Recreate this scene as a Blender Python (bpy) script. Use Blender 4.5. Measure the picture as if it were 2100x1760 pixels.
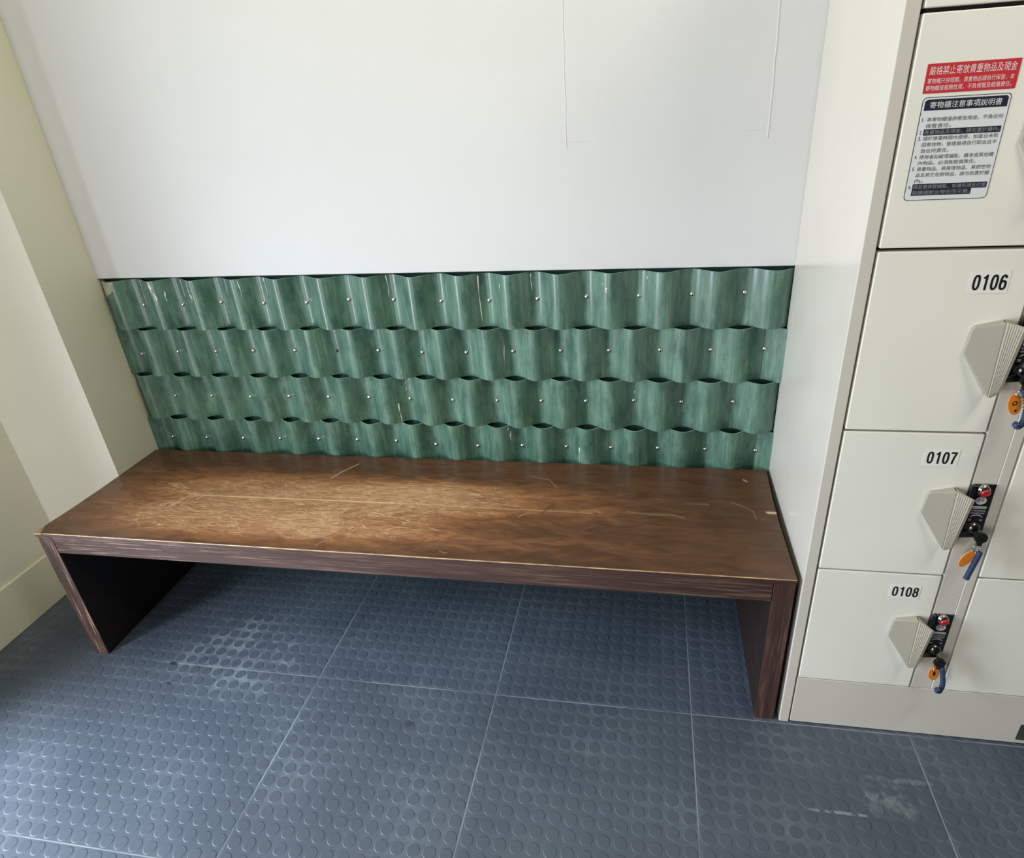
import bpy, bmesh, math, random
import numpy as np
from mathutils import Vector, Matrix, noise as mnoise
random.seed(7)
rng = np.random.default_rng(7)
SC = bpy.context.scene
for o in list(bpy.data.objects):
    bpy.data.objects.remove(o)

# ---------------------------------------------------------------- camera
YAW, PITCH, ROLL = -0.198954, -0.480656, -0.066737
F_PX, PPX, PPY = 1321.314, 1086.175, 889.509
CAM = Vector((1.588395, -1.610607, 1.386005))
fwd = Vector((math.sin(YAW)*math.cos(PITCH), math.cos(YAW)*math.cos(PITCH), math.sin(PITCH)))
rt = Vector((math.cos(YAW), -math.sin(YAW), 0))
up = rt.cross(fwd)
r2 = math.cos(ROLL)*rt + math.sin(ROLL)*up
u2 = -math.sin(ROLL)*rt + math.cos(ROLL)*up
cd = bpy.data.cameras.new('camera')
cam = bpy.data.objects.new('camera', cd)
SC.collection.objects.link(cam)
mw = Matrix.Identity(4)
for i in range(3):
    mw[i][0], mw[i][1], mw[i][2], mw[i][3] = r2[i], u2[i], -fwd[i], CAM[i]
cam.matrix_world = mw
cd.sensor_fit = 'HORIZONTAL'
cd.sensor_width = 36.0
cd.lens = F_PX*36.0/2100.0
cd.shift_x = (1050-PPX)/2100.0
cd.shift_y = (PPY-880)/2100.0
cd.clip_start = 0.02
SC.camera = cam

# ---------------------------------------------------------------- world, lamps, exposure
world = bpy.data.worlds.new('world')
SC.world = world
world.use_nodes = True
bg = world.node_tree.nodes['Background']
bg.inputs[0].default_value = (0.75, 0.85, 1.0, 1)
bg.inputs[1].default_value = 0.15
SC.view_settings.view_transform = 'Standard'
SC.view_settings.look = 'None'
SC.view_settings.gamma = 1.0
SC.view_settings.use_curve_mapping = False
SC.view_settings.exposure = 0.0

def area(name, loc, target, sx, sy, power, color, spread=180):
    l = bpy.data.lights.new(name, 'AREA')
    l.shape = 'RECTANGLE'
    l.size, l.size_y = sx, sy
    l.energy = power
    l.color = color
    l.spread = math.radians(spread)
    o = bpy.data.objects.new(name, l)
    o.location = loc
    o.rotation_euler = (Vector(target)-Vector(loc)).to_track_quat('-Z', 'Y').to_euler()
    SC.collection.objects.link(o)
    return o
# daylight through the doorway in the left wall, a ceiling lamp, two added fills
area('doorway_ground_glow', (-0.70, -1.55, 0.50), (0.4, -0.5, 0.1), 0.5, 0.7, 26, (0.80, 0.90, 1.0))
area('doorway_daylight', (-0.52, -1.14, 1.15), (1.0, -0.9, 1.0), 0.34, 1.9, 31, (0.88, 0.94, 1.0))
area('doorway_sky', (-1.05, -1.60, 1.70), (0.40, -0.75, 0.0), 0.7, 0.7, 14, (0.66, 0.83, 1.0), 75)
area('street_daylight', (-2.7, -2.2, 1.6), (0.55, -0.25, 0.35), 1.0, 1.7, 44, (0.85, 0.92, 1.0))
area('front_fill', (0.1, -3.4, 0.9), (0.9, 0, 0.8), 0.8, 1.6, 41, (1.0, 0.98, 0.95))  # added fill from the front; no window is built here
area('locker_fill', (2.7, -1.3, 2.6), (2.2, -0.6, 0.6), 0.6, 0.3, 16, (1.0, 0.93, 0.80))  # added unseen fill that brightens the locker front and left walls
area('ceiling_lamp', (1.02, -0.42, 2.52), (1.02, -0.10, 1.0), 0.35, 0.20, 6.0, (1.0, 1.0, 0.42))

# ---------------------------------------------------------------- helpers
COL = SC.collection
MATS = {}
def newmat(name):
    m = bpy.data.materials.new(name)
    m.use_nodes = True
    MATS[name] = m
    nt = m.node_tree
    return m, nt, nt.nodes['Principled BSDF']
class NB:
    """small node-tree helper"""
    def __init__(s, nt): s.nt = nt
    def n(s, t, **k):
        nd = s.nt.nodes.new(t)
        for a, b in k.items(): setattr(nd, a, b)
        return nd
    def l(s, a, b): s.nt.links.new(a, b)
    def val(s, x, sock):
        if hasattr(x, 'is_linked') or hasattr(x, 'links'): s.l(x, sock)
        else: sock.default_value = x
    def math(s, op, a, b=0.0, c=None, clamp=False):
        nd = s.n('ShaderNodeMath', operation=op, use_clamp=clamp)
        s.val(a, nd.inputs[0]); s.val(b, nd.inputs[1])
        if c is not None: s.val(c, nd.inputs[2])
        return nd.outputs[0]
    def mix(s, f, a, b):
        nd = s.n('ShaderNodeMix', data_type='RGBA')
        s.val(f, nd.inputs[0])
        for x, sk in ((a, nd.inputs[6]), (b, nd.inputs[7])):
            if isinstance(x, tuple): sk.default_value = (x[0], x[1], x[2], 1)
            else: s.l(x, sk)
        return nd.outputs[2]
    def pos(s):
        return s.n('ShaderNodeTexCoord').outputs['Object']
    def sep(s, v):
        nd = s.n('ShaderNodeSeparateXYZ'); s.l(v, nd.inputs[0]); return nd.outputs
    def mapv(s, v, scale=(1,1,1), loc=(0,0,0)):
        nd = s.n('ShaderNodeMapping'); s.l(v, nd.inputs[0])
        nd.inputs['Scale'].default_value = scale; nd.inputs['Location'].default_value = loc
        return nd.outputs[0]
    def noise(s, v, scale, detail=3, rough=0.55, dist=0.0):
        nd = s.n('ShaderNodeTexNoise'); s.l(v, nd.inputs['Vector'])
        nd.inputs['Scale'].default_value = scale; nd.inputs['Detail'].default_value = detail
        nd.inputs['Roughness'].default_value = rough; nd.inputs['Distortion'].default_value = dist
        return nd.outputs[0]
    def ramp(s, f, lo, hi, a=0.0, b=1.0):
        nd = s.n('ShaderNodeMapRange', interpolation_type='SMOOTHSTEP'); s.l(f, nd.inputs[0])
        nd.inputs[1].default_value = lo; nd.inputs[2].default_value = hi
        nd.inputs[3].default_value = a; nd.inputs[4].default_value = b
        return nd.outputs[0]
    def bump(s, h, strength, dist, bsdf):
        nd = s.n('ShaderNodeBump'); s.l(h, nd.inputs['Height'])
        nd.inputs['Strength'].default_value = strength; nd.inputs['Distance'].default_value = dist
        s.l(nd.outputs[0], bsdf.inputs['Normal'])

def plain(name, col, rough=0.5, metal=0.0, nz=0.0, nscale=40, bump=0.0, coat=0.0, spec=0.5):
    m, nt, b = newmat(name)
    b.inputs['Roughness'].default_value = rough
    b.inputs['Metallic'].default_value = metal
    b.inputs['Specular IOR Level'].default_value = spec
    b.inputs['Coat Weight'].default_value = coat
    q = NB(nt)
    f = q.noise(q.pos(), nscale, 4)
    c2 = tuple(max(0, c*(1-nz)) for c in col)
    q.l(q.mix(q.ramp(f, 0.3, 0.7), c2, col), b.inputs['Base Color'])
    if bump: q.bump(q.noise(q.pos(), nscale*6, 3), bump, 0.002, b)
    return m

class MB:
    """collects shapes (world coordinates) for one mesh object"""
    def __init__(s): s.v, s.f, s.m, s.sm = [], [], [], []
    def add(s, v, f, mi=0, smooth=False):
        o = len(s.v); s.v += [tuple(p) for p in v]
        s.f += [tuple(i+o for i in q) for q in f]
        s.m += [mi]*len(f); s.sm += [smooth]*len(f)
        return s
    def box(s, x0, x1, y0, y1, z0, z1, mi=0, bev=0.0):
        bm = bmesh.new()
        bmesh.ops.create_cube(bm, size=1.0)
        for v in bm.verts:
            v.co = Vector(((x0+x1)/2+v.co.x*(x1-x0), (y0+y1)/2+v.co.y*(y1-y0), (z0+z1)/2+v.co.z*(z1-z0)))
        if bev: bmesh.ops.bevel(bm, geom=bm.edges[:], offset=bev, segments=2, profile=0.5, affect='EDGES')
        return s.bm(bm, mi)
    def bm(s, bm, mi=0, smooth=False):
        bm.verts.index_update()
        s.add([v.co for v in bm.verts], [[v.index for v in f.verts] for f in bm.faces], mi, smooth)
        bm.free(); return s
    def prism(s, poly, dirv, mi=0, bev=0.0, segs=2):
        """solid from a planar loop of 3D points pushed along dirv"""
        bm = bmesh.new()
        a = [bm.verts.new(p) for p in poly]
        d = Vector(dirv)
        b = [bm.verts.new(Vector(p)+d) for p in poly]
        n = len(poly)
        bm.faces.new(a); bm.faces.new(b[::-1])
        for i in range(n): bm.faces.new((a[i], b[i], b[(i+1) % n], a[(i+1) % n]))
        bmesh.ops.recalc_face_normals(bm, faces=bm.faces[:])
        if bev: bmesh.ops.bevel(bm, geom=bm.edges[:], offset=bev, segments=segs, profile=0.5, affect='EDGES')
        return s.bm(bm, mi)
    def tube(s, pts, r, segs=8, mi=0, closed=False, rfun=None):
        pts = [Vector(p) for p in pts]; n = len(pts); v = []; f = []
        ref = None
        for i, p in enumerate(pts):
            if closed: t = pts[(i+1) % n]-pts[i-1]
            else: t = pts[min(i+1, n-1)]-pts[max(i-1, 0)]
            t.normalize()
            if ref is None: ref = Vector((0, 0, 1)) if abs(t.z) < 0.9 else Vector((1, 0, 0))
            a = (ref - t*ref.dot(t)).normalized(); ref = a; b = t.cross(a)
            rr = rfun(i/(n-1)) if rfun else r
            for k in range(segs):
                an = 2*math.pi*k/segs
                v.append(p+(a*math.cos(an)+b*math.sin(an))*rr)
        for i in range(n if closed else n-1):
            j = (i+1) % n
            for k in range(segs):
                k2 = (k+1) % segs
                f.append((i*segs+k, i*segs+k2, j*segs+k2, j*segs+k))
        if not closed:
            f.append(tuple(range(segs))[::-1]); f.append(tuple((n-1)*segs+k for k in range(segs)))
        return s.add(v, f, mi, True)
    def lathe(s, c, axis, prof, segs=24, mi=0):
        """prof: (radius, height along axis) pairs"""
        ax = Vector(axis).normalized()
        a = ax.orthogonal().normalized(); b = ax.cross(a); c = Vector(c); v = []; f = []
        for r, h in prof:
            for k in range(segs):
                an = 2*math.pi*k/segs
                v.append(c+ax*h+(a*math.cos(an)+b*math.sin(an))*max(r, 1e-5))
        for i in range(len(prof)-1):
            for k in range(segs):
                k2 = (k+1) % segs
                f.append((i*segs+k, i*segs+k2, (i+1)*segs+k2, (i+1)*segs+k))
        f.append(tuple(range(segs))[::-1]); f.append(tuple((len(prof)-1)*segs+k for k in range(segs)))
        return s.add(v, f, mi, True)
    def dome(s, c, axis, r, h, segs=20, mi=0, base=0.0):
        pr = [(r, -base)] if base else []
        for i in range(7):
            a = i/6*math.pi/2
            pr.append((r*math.cos(a), h*math.sin(a)))
        return s.lathe(c, axis, pr, segs, mi)

def worldloc(o):
    v = Vector((0, 0, 0))
    while o is not None:
        v += o.location; o = o.parent
    return v
def build(name, mb, mats, parent=None, label=None, auto=True):
    me = bpy.data.meshes.new(name)
    off = worldloc(parent)
    me.from_pydata([(p[0]-off.x, p[1]-off.y, p[2]-off.z) for p in mb.v], [], mb.f)
    for m in (mats if isinstance(mats, (list, tuple)) else [mats]): me.materials.append(MATS[m])
    me.polygons.foreach_set('material_index', mb.m)
    me.polygons.foreach_set('use_smooth', mb.sm)
    bm = bmesh.new(); bm.from_mesh(me)
    bmesh.ops.recalc_face_normals(bm, faces=bm.faces[:])
    bm.to_mesh(me); bm.free()
    me.update()
    o = bpy.data.objects.new(name, me)
    COL.objects.link(o)
    if parent is not None: o.parent = parent
    if label: o['label'] = label
    return o
def thing(name, loc, label, cat, group=None):
    o = bpy.data.objects.new(name, None)
    o.empty_display_size = 0.05
    o.location = loc; o['label'] = label; o['category'] = cat
    if group: o['group'] = group
    COL.objects.link(o); return o
def struct(name, mb, mats):
    o = build(name, mb, mats); o['kind'] = 'structure'; return o

_tc = {}
def text_geo(s, bold=0.0):
    """flat outline of a line of text at size 1: list of (x,y), faces, width"""
    k = (s, bold)
    if k in _tc: return _tc[k]
    cu = bpy.data.curves.new('lettering', 'FONT')
    cu.body = s; cu.size = 1.0; cu.resolution_u = 3; cu.offset = bold
    ob = bpy.data.objects.new('lettering', cu); COL.objects.link(ob)
    dg = bpy.context.evaluated_depsgraph_get()
    ev = ob.evaluated_get(dg); me = ev.to_mesh()
    v = [(p.co.x, p.co.y) for p in me.vertices]; f = [tuple(p.vertices) for p in me.polygons]
    ev.to_mesh_clear()
    bpy.data.objects.remove(ob); bpy.data.curves.remove(cu)
    _tc[k] = (v, f); return _tc[k]
def text(mb, s, x0, z0, w, h, y, mi, bold=0.0, stretch=True):
    """lettering on a plane facing -y, fitted into width w (None: natural) and height h, lower left corner x0,z0"""
    v, f = text_geo(s, bold)
    if not v: return x0
    xs = [p[0] for p in v]; zs = [p[1] for p in v]
    mnx, mxx, mnz, mxz = min(xs), max(xs), min(zs), max(zs)
    sz = h/max(mxz-mnz, 1e-6)
    sx = (w/(mxx-mnx)) if w else sz
    mb.add([(x0+(p[0]-mnx)*sx, y, z0+(p[1]-mnz)*sz) for p in v], f, mi)
def rrect(x0, x1, z0, z1, r, y, n=5):
    pts = []
    for cx, cz, a0 in ((x1-r, z1-r, 0), (x0+r, z1-r, 90), (x0+r, z0+r, 180), (x1-r, z0+r, 270)):
        for i in range(n+1):
            a = math.radians(a0+90*i/n); pts.append((cx+r*math.cos(a), y, cz+r*math.sin(a)))
    return pts

# ---------------------------------------------------------------- materials
def m_wall(name, col, bumpv=0.25, rough=0.55):
    m, nt, b = newmat(name); q = NB(nt); p = q.pos()
    big = q.noise(p, 1.7, 4); fine = q.noise(q.mapv(p, (1, 1, 2.2)), 420, 2)
    c2 = tuple(c*0.955 for c in col)
    q.l(q.mix(q.ramp(big, 0.35, 0.7), c2, col), b.inputs['Base Color'])
    b.inputs['Roughness'].default_value = rough
    q.bump(q.math('ADD', fine, q.math('MULTIPLY', q.noise(p, 14, 3), 0.8)), bumpv, 0.0006, b)
m_wall('white_board', (0.655, 0.655, 0.662), 0.35, 0.45)
m_wall('cream_paint', (0.77, 0.745, 0.645), 0.3, 0.55)
m_wall('cream_baseboard', (0.80, 0.76, 0.62), 0.2, 0.5)
m_wall('room_white', (0.42, 0.41, 0.40), 0.2, 0.7)
m_wall('room_dark', (0.10, 0.10, 0.10), 0.2, 0.7)
plain('dark_backing', (0.040, 0.105, 0.095), 0.9)

def m_floor():
    m, nt, b = newmat('studded_rubber'); q = NB(nt); p = q.pos(); x, y, z = q.sep(p)
    base = q.mix(q.ramp(q.noise(p, 2.4, 4), 0.3, 0.7), (0.055, 0.070, 0.096), (0.076, 0.094, 0.125))
    base = q.mix(q.math('MULTIPLY', q.ramp(q.noise(p, 160, 3), 0.35, 0.75), 0.35), base, (0.06, 0.07, 0.085))
    low = q.ramp(z, 0.0001, 0.0008, 1, 0)
    dn = q.ramp(q.noise(p, 5.0, 5, 0.65, 0.4), 0.42, 0.72)
    fine = q.ramp(q.noise(p, 60, 4), 0.3, 0.7)
    dust = q.math('MULTIPLY', q.math('MULTIPLY', low, dn), q.math('ADD', q.math('MULTIPLY', fine, 0.26), 0.05))
    # scuffed patch in front of the left leg
    def blob(cx, cy, rx, ry, soft=1.0):
        dx = q.math('DIVIDE', q.math('SUBTRACT', x, cx), rx); dy = q.math('DIVIDE', q.math('SUBTRACT', y, cy), ry)
        d = q.math('ADD', q.math('MULTIPLY', dx, dx), q.math('MULTIPLY', dy, dy))
        return q.ramp(d, 0.15, soft, 1, 0)
    patch = q.math('MULTIPLY', q.math('MULTIPLY', blob(0.46, -0.42, 0.24, 0.20), low), q.ramp(q.noise(p, 13, 5, 0.65, 0.8), 0.40, 0.66, 0.05, 0.80))
    dust = q.math('MAXIMUM', dust, patch)
    c = q.mix(dust, base, (0.22, 0.25, 0.285))
    # joints of the half-metre tiles
    def joint(v, o):
        t = q.math('ADD', q.math('DIVIDE', q.math('SUBTRACT', v, o), 0.5), 100.5)
        d = q.math('MULTIPLY', q.math('ABSOLUTE', q.math('SUBTRACT', q.math('FRACT', t), 0.5)), 0.5)
        return q.ramp(d, 0.0007, 0.0018, 1, 0)
    j = q.math('MULTIPLY', q.math('MAXIMUM', q.math('MULTIPLY', joint(x, 0.7220), q.ramp(x, 0.30, 0.50)), q.math('MULTIPLY', joint(y, -0.4723), q.ramp(x, 0.15, 0.30))), q.ramp(q.noise(p, 5.3, 4), 0.30, 0.60, 0.18, 0.75))
    c = q.mix(j, c, (0.30, 0.335, 0.365))
    st = q.math('MULTIPLY', q.math('MAXIMUM', blob(2.13, -0.645, 0.075, 0.05), q.math('MULTIPLY', blob(2.16, -0.593, 0.09, 0.010), 0.9)), q.ramp(q.noise(p, 38, 4, 0.6, 0.6), 0.42, 0.62, 0.0, 0.24))
    st2 = q.math('MULTIPLY', blob(2.02, -0.685, 0.09, 0.0045), q.ramp(q.noise(p, 55, 2), 0.45, 0.6, 0.0, 0.5))
    c = q.mix(q.math('MAXIMUM', st, st2), c, (0.34, 0.39, 0.41))
    dk = q.math('MAXIMUM', blob(0.268, -0.474, 0.017, 0.008), q.math('MULTIPLY', blob(0.304, -0.542, 0.012, 0.007), 0.8))
    dk = q.math('MAXIMUM', dk, q.math('MULTIPLY', blob(1.022, -0.585, 0.016, 0.014), 0.55))
    c = q.mix(q.math('MULTIPLY', dk, 0.85), c, (0.015, 0.015, 0.018))
    q.l(c, b.inputs['Base Color'])
    q.l(q.ramp(q.noise(p, 9, 3), 0.3, 0.7, 0.40, 0.52), b.inputs['Roughness'])
    b.inputs['Specular IOR Level'].default_value = 0.42
    q.bump(q.noise(p, 330, 3), 0.25, 0.0006, b)
m_floor()

def m_sheet():
    m, nt, b = newmat('green_sheet'); q = NB(nt); p = q.pos()
    geo = q.n('ShaderNodeNewGeometry')
    rnd = q.n('ShaderNodeObjectInfo').outputs['Random']
    sh = q.n('ShaderNodeVectorMath', operation='ADD'); q.l(geo.outputs['Position'], sh.inputs[0])
    cb = q.n('ShaderNodeCombineXYZ'); q.l(q.math('MULTIPLY', rnd, 7.0), cb.inputs[0]); q.l(q.math('MULTIPLY', rnd, 3.0), cb.inputs[2])
    q.l(cb.outputs[0], sh.inputs[1]); v = sh.outputs[0]
    streak = q.noise(q.mapv(v, (1, 1, 0.06)), 120, 5, 0.65)
    cloud = q.noise(q.mapv(v, (1, 1, 0.40)), 24, 6, 0.70, 0.15)
    base = q.mix(q.ramp(cloud, 0.3, 0.72), (0.038, 0.096, 0.070), (0.088, 0.184, 0.132))
    k = q.math('MULTIPLY', q.ramp(streak, 0.42, 0.72), q.ramp(cloud, 0.34, 0.62))
    base = q.mix(q.math('MULTIPLY', k, 0.46), base, (0.21, 0.35, 0.26))
    b.inputs['Coat Weight'].default_value = 0.22; b.inputs['Coat Roughness'].default_value = 0.13
    spk = q.ramp(q.noise(v, 190, 3, 0.6), 0.60, 0.76)
    base = q.mix(q.math('MULTIPLY', spk, 0.30), base, (0.24, 0.36, 0.29))
    q.l(base, b.inputs['Base Color'])
    q.l(q.ramp(cloud, 0.3, 0.7, 0.34, 0.50), b.inputs['Roughness'])
    b.inputs['Specular IOR Level'].default_value = 0.5
    q.bump(q.math('ADD', q.noise(q.mapv(v, (1, 1, 0.15)), 60, 3), q.math('MULTIPLY', q.noise(v, 300, 2), 0.3)), 0.25, 0.0012, b)
m_sheet()
plain('cut_edge', (0.40, 0.56, 0.47), 0.45, nz=0.3)
plain('nail_steel', (0.62, 0.64, 0.64), 0.28, 1.0, nz=0.2)
plain('white_drip', (0.72, 0.74, 0.70), 0.5, nz=0.2)
plain('rust_hole', (0.02, 0.018, 0.014), 0.8)
plain('plaster_smear', (0.45, 0.43, 0.36), 0.8, nz=0.3, bump=0.4)

def m_bench_top():
    m, nt, b = newmat('worn_brown_top'); q = NB(nt); p = q.pos(); x, y, z = q.sep(p)
    wear = q.n('ShaderNodeAttribute', attribute_name='wear').outputs['Fac']
    scr = q.n('ShaderNodeAttribute', attribute_name='scratch').outputs['Fac']
    drk = q.n('ShaderNodeAttribute', attribute_name='dark').outputs['Fac']
    g = q.noise(q.mapv(p, (0.26, 1, 1)), 36, 6, 0.68, 0.9)
    fine = q.noise(q.mapv(p, (0.22, 1, 1)), 130, 5, 0.7, 0.5)
    dark = q.mix(q.ramp(g, 0.3, 0.7), (0.070, 0.031, 0.017), (0.125, 0.055, 0.027))
    mid = q.mix(q.ramp(g, 0.35, 0.65), (0.235, 0.090, 0.036), (0.335, 0.140, 0.056))
    lite = q.mix(q.ramp(fine, 0.35, 0.68), (0.40, 0.205, 0.095), (0.62, 0.40, 0.235))
    wm = q.math('ADD', wear, q.math('MULTIPLY', q.math('SUBTRACT', g, 0.5), 0.60))
    wm = q.math('ADD', wm, q.math('MULTIPLY', q.math('SUBTRACT', fine, 0.5), 0.55))
    wm = q.math('ADD', wm, q.math('MULTIPLY', q.math('SUBTRACT', q.noise(p, 9, 4), 0.5), 0.32))
    c = q.mix(q.ramp(wm, 0.55, 1.75), q.mix(q.ramp(wm, 0.0, 0.95), dark, mid), lite)
    # fine worn scratches: thin contour lines of warped noise
    def lines(scale, w, loc, st):
        n_ = q.noise(q.mapv(p, st, loc), scale, 2, 0.5, 1.2)
        return q.ramp(q.math('ABSOLUTE', q.math('SUBTRACT', n_, 0.5)), 0.0, w, 1, 0)
    ln = q.math('MAXIMUM', lines(20, 0.014, (0, 0, 0), (0.22, 1, 1)), q.math('MULTIPLY', lines(46, 0.022, (3, 1, 0), (0.20, 1, 1)), 0.8))
    ln = q.math('MULTIPLY', ln, q.ramp(q.math('ADD', wear, q.math('SUBTRACT', q.noise(p, 16, 4), 0.5)), 0.45, 1.0, 0.0, 0.60))
    c = q.mix(ln, c, (0.66, 0.44, 0.25))
    c = q.mix(scr, c, (0.74, 0.52, 0.31))
    c = q.mix(q.math('MULTIPLY', drk, 0.8), c, (0.035, 0.022, 0.016))
    q.l(c, b.inputs['Base Color'])
    q.l(q.ramp(wm, 0.0, 0.9, 0.30, 0.46), b.inputs['Roughness'])
    q.bump(q.math('ADD', fine, q.math('MULTIPLY', scr, -1.0)), 0.2, 0.0008, b)
m_bench_top()
def m_ply(name, axis):
    """dark stained plywood edge, thin plies running along one axis"""
    m, nt, b = newmat(name); q = NB(nt); p = q.pos()
    sc = (0.03, 1, 1) if axis == 'x' else (1, 1, 0.04)
    g = q.noise(q.mapv(p, sc), 210 if axis == 'x' else 200, 4, 0.7)
    g2 = q.noise(q.mapv(p, tuple(0.4*s for s in sc)), 150, 4, 0.6, 0.3)
    c = q.mix(q.ramp(g2, 0.3, 0.7), (0.034, 0.015, 0.011), (0.075, 0.036, 0.027))
    big = q.math('MULTIPLY', q.ramp(q.noise(p, 2.2, 3), 0.3, 0.7, 0.45, 0.95), q.ramp(q.sep(p)[0], -0.6, 0.35, 1.0, 0.34))
    k = q.math('MULTIPLY', q.ramp(g, 0.50, 0.68), big)
    c = q.mix(q.math('MULTIPLY', k, 0.85), c, (0.42, 0.26, 0.18))
    q.l(c, b.inputs['Base Color'])
    b.inputs['Roughness'].default_value = 0.52
    q.bump(g, 0.6, 0.0012, b)
m_ply('ply_edge', 'x'); m_ply('ply_leg', 'z')
plain('bare_edge', (0.56, 0.36, 0.19), 0.5, nz=0.55, nscale=26)
plain('leg_side_shade', (0.020, 0.0095, 0.007), 0.5, nz=0.4)  # leg sides coloured near-black to paint in the shade under the bench
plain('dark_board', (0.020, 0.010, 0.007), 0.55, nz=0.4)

def m_locker(name, col, rough=0.34, spec=0.45):
    m, nt, b = newmat(name); q = NB(nt); p = q.pos()
    c2 = tuple(c*0.95 for c in col)
    q.l(q.mix(q.ramp(q.noise(p, 3.5, 4), 0.35, 0.7), c2, col), b.inputs['Base Color'])
    b.inputs['Roughness'].default_value = rough; b.inputs['Specular IOR Level'].default_value = spec
    q.bump(q.noise(p, 500, 2), 0.12, 0.0004, b)
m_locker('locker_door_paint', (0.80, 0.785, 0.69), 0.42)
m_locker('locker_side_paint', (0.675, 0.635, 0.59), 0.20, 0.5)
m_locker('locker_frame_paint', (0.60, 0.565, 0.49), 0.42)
plain('locker_gap', (0.035, 0.028, 0.026), 0.8)
plain('handle_plastic', (0.37, 0.345, 0.28), 0.48, nz=0.06, nscale=300)
plain('dark_chrome', (0.16, 0.16, 0.165), 0.22, 1.0, nz=0.2)
plain('chrome', (0.55, 0.55, 0.56), 0.10, 1.0)
plain('red_button', (0.52, 0.012, 0.02), 0.25, coat=0.5)
plain('label_black', (0.012, 0.012, 0.016), 0.4)
plain('label_white', (0.62, 0.63, 0.62), 0.5)
plain('label_grey', (0.26, 0.27, 0.28), 0.5)
plain('lettering_grey', (0.05, 0.055, 0.06), 0.55)
plain('number_ink', (0.010, 0.009, 0.014), 0.45)
plain('sticker_clear', (0.80, 0.79, 0.72), 0.42)
plain('sticker_white', (0.68, 0.70, 0.69), 0.42)
plain('sticker_red', (0.52, 0.030, 0.040), 0.45)
plain('lettering_pale', (0.80, 0.66, 0.63), 0.5)
plain('ink_navy', (0.014, 0.018, 0.034), 0.45)
plain('key_black', (0.010, 0.010, 0.011), 0.22)
plain('tag_orange', (0.80, 0.25, 0.030), 0.42)
plain('coil_navy', (0.018, 0.040, 0.105), 0.38)
plain('clear_plastic', (0.70, 0.70, 0.66), 0.15)
plain('slot_dark', (0.045, 0.055, 0.050), 0.5)

# ---------------------------------------------------------------- setting
XW = 0.0158                 # right face of the niche's left wall
YP = 0.0125                 # front of the white wall board
ZT = 0.9938                 # its lower edge
D1 = 0.1733                 # depth of the niche
XL3 = XW-0.3356             # left wall further forward
XR, YF, ZC = 4.3, -3.6, 2.7
YJ, YJ2, ZD = -0.90, -2.42, 2.15   # doorway in the left wall

mb = MB().box(XL3-0.3, XR+0.1, YF-0.1, 0.09, -0.10, 0.0)
nx, ny, S = 14, 14, 0.5
n, prof = 16, ((0.0146, 0.0), (0.0136, 0.00052), (0.0122, 0.00072))
cs = [(math.cos(2*math.pi*k/n), math.sin(2*math.pi*k/n)) for k in range(n)]
px = [0.7220+(i+0.5)*S/14 for i in range(-30, 62)]
py = [-0.4723+(j+0.5)*S/14 for j in range(-32, 14)]
for X in px:
    if not (XL3+0.03 < X < 3.0): continue
    for Y in py:
        if not (-1.55 < Y < -0.02): continue
        if X > 1.92 and Y > -0.45: continue
        v = [(X+c*r, Y+s*r, h) for r, h in prof for c, s in cs]
        f = [(i*n+k, i*n+(k+1) % n, (i+1)*n+(k+1) % n, (i+1)*n+k) for i in range(2) for k in range(n)]
        f.append(tuple(2*n+k for k in range(n)))
        mb.add(v, f, 0, False)
floor = struct('floor', mb, 'studded_rubber')

# back wall: white board above, dark masonry behind the corrugated sheets
mb = MB().box(XW, XR, YP, 0.060, ZT, ZC, 0, 0.0012)
def crack(pts, w, h):
    for (xa, za), (xb, zb) in zip(pts[:-1], pts[1:]):
        d = Vector((xb-xa, 0, zb-za)); nrm = Vector((-d.z, 0, d.x)).normalized()*w
        a = Vector((xa, YP+0.0002, za)); b = Vector((xb, YP+0.0002, zb)); o = Vector((0, -h, 0))
        mb.add([a-nrm, a+nrm, b+nrm, b-nrm, a+o, b+o], [(0, 4, 5, 3), (4, 1, 2, 5)], 0, True)
def wob(x0, z0, x1, z1, k, amp):
    return [(x0+(x1-x0)*i/k+random.uniform(-amp, amp), z0+(z1-z0)*i/k) for i in range(k+1)]
crack(wob(1.3955, 1.75, 1.3930, 1.275, 16, 0.0012), 0.0020, 0.0017)
crack(wob(1.8345, 1.75, 1.8390, 1.275, 16, 0.0012), 0.0024, 0.0018)
crack([(1.376, 1.2885), (1.40, 1.2895), (1.44, 1.2885)], 0.0013, 0.0010)
crack([(1.79, 1.293), (1.82, 1.2938), (1.852, 1.293)], 0.0013, 0.0010)
struct('wall_back', mb, 'white_board')
struct('trim_1', MB().box(XW, XR, 0.0345, 0.085, 0.0, ZT-0.0005).box(XW, XR, 0.0605, 0.085, ZT, ZC), 'dark_backing')
# left walls
struct('wall_left', MB().prism([(XW, 0.085, 0), (XW, -D1, 0), (XL3, -D1, 0), (XL3, YJ, 0), (XL3-0.12, YJ, 0), (XL3-0.12, 0.085, 0)], (0, 0, ZC), 0, 0.0), 'cream_paint')
mb = MB().box(XL3-0.12, XL3, YF, YJ2, 0, ZC).box(XL3-0.12, XL3, YJ2, YJ, ZD, ZC)
struct('wall_left_front', mb, 'cream_paint')
struct('wall_front', MB().box(XL3-0.12, XR, YF-0.1, YF, 0, ZC), 'room_dark')
struct('wall_right', MB().box(XR, XR+0.1, YF-0.1, 0.085, 0, ZC), 'room_dark')
struct('ceiling', MB().box(XL3-0.12, XR+0.1, YF-0.1, 0.085, ZC, ZC+0.1), 'room_white')
mb = MB()
mb.box(XL3-0.13, XL3+0.012, YJ-0.05, YJ+0.0, 0, ZD+0.05, 0, 0.003).box(XL3-0.13, XL3+0.012, YJ2, YJ2+0.05, 0, ZD+0.05, 0, 0.003)
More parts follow.
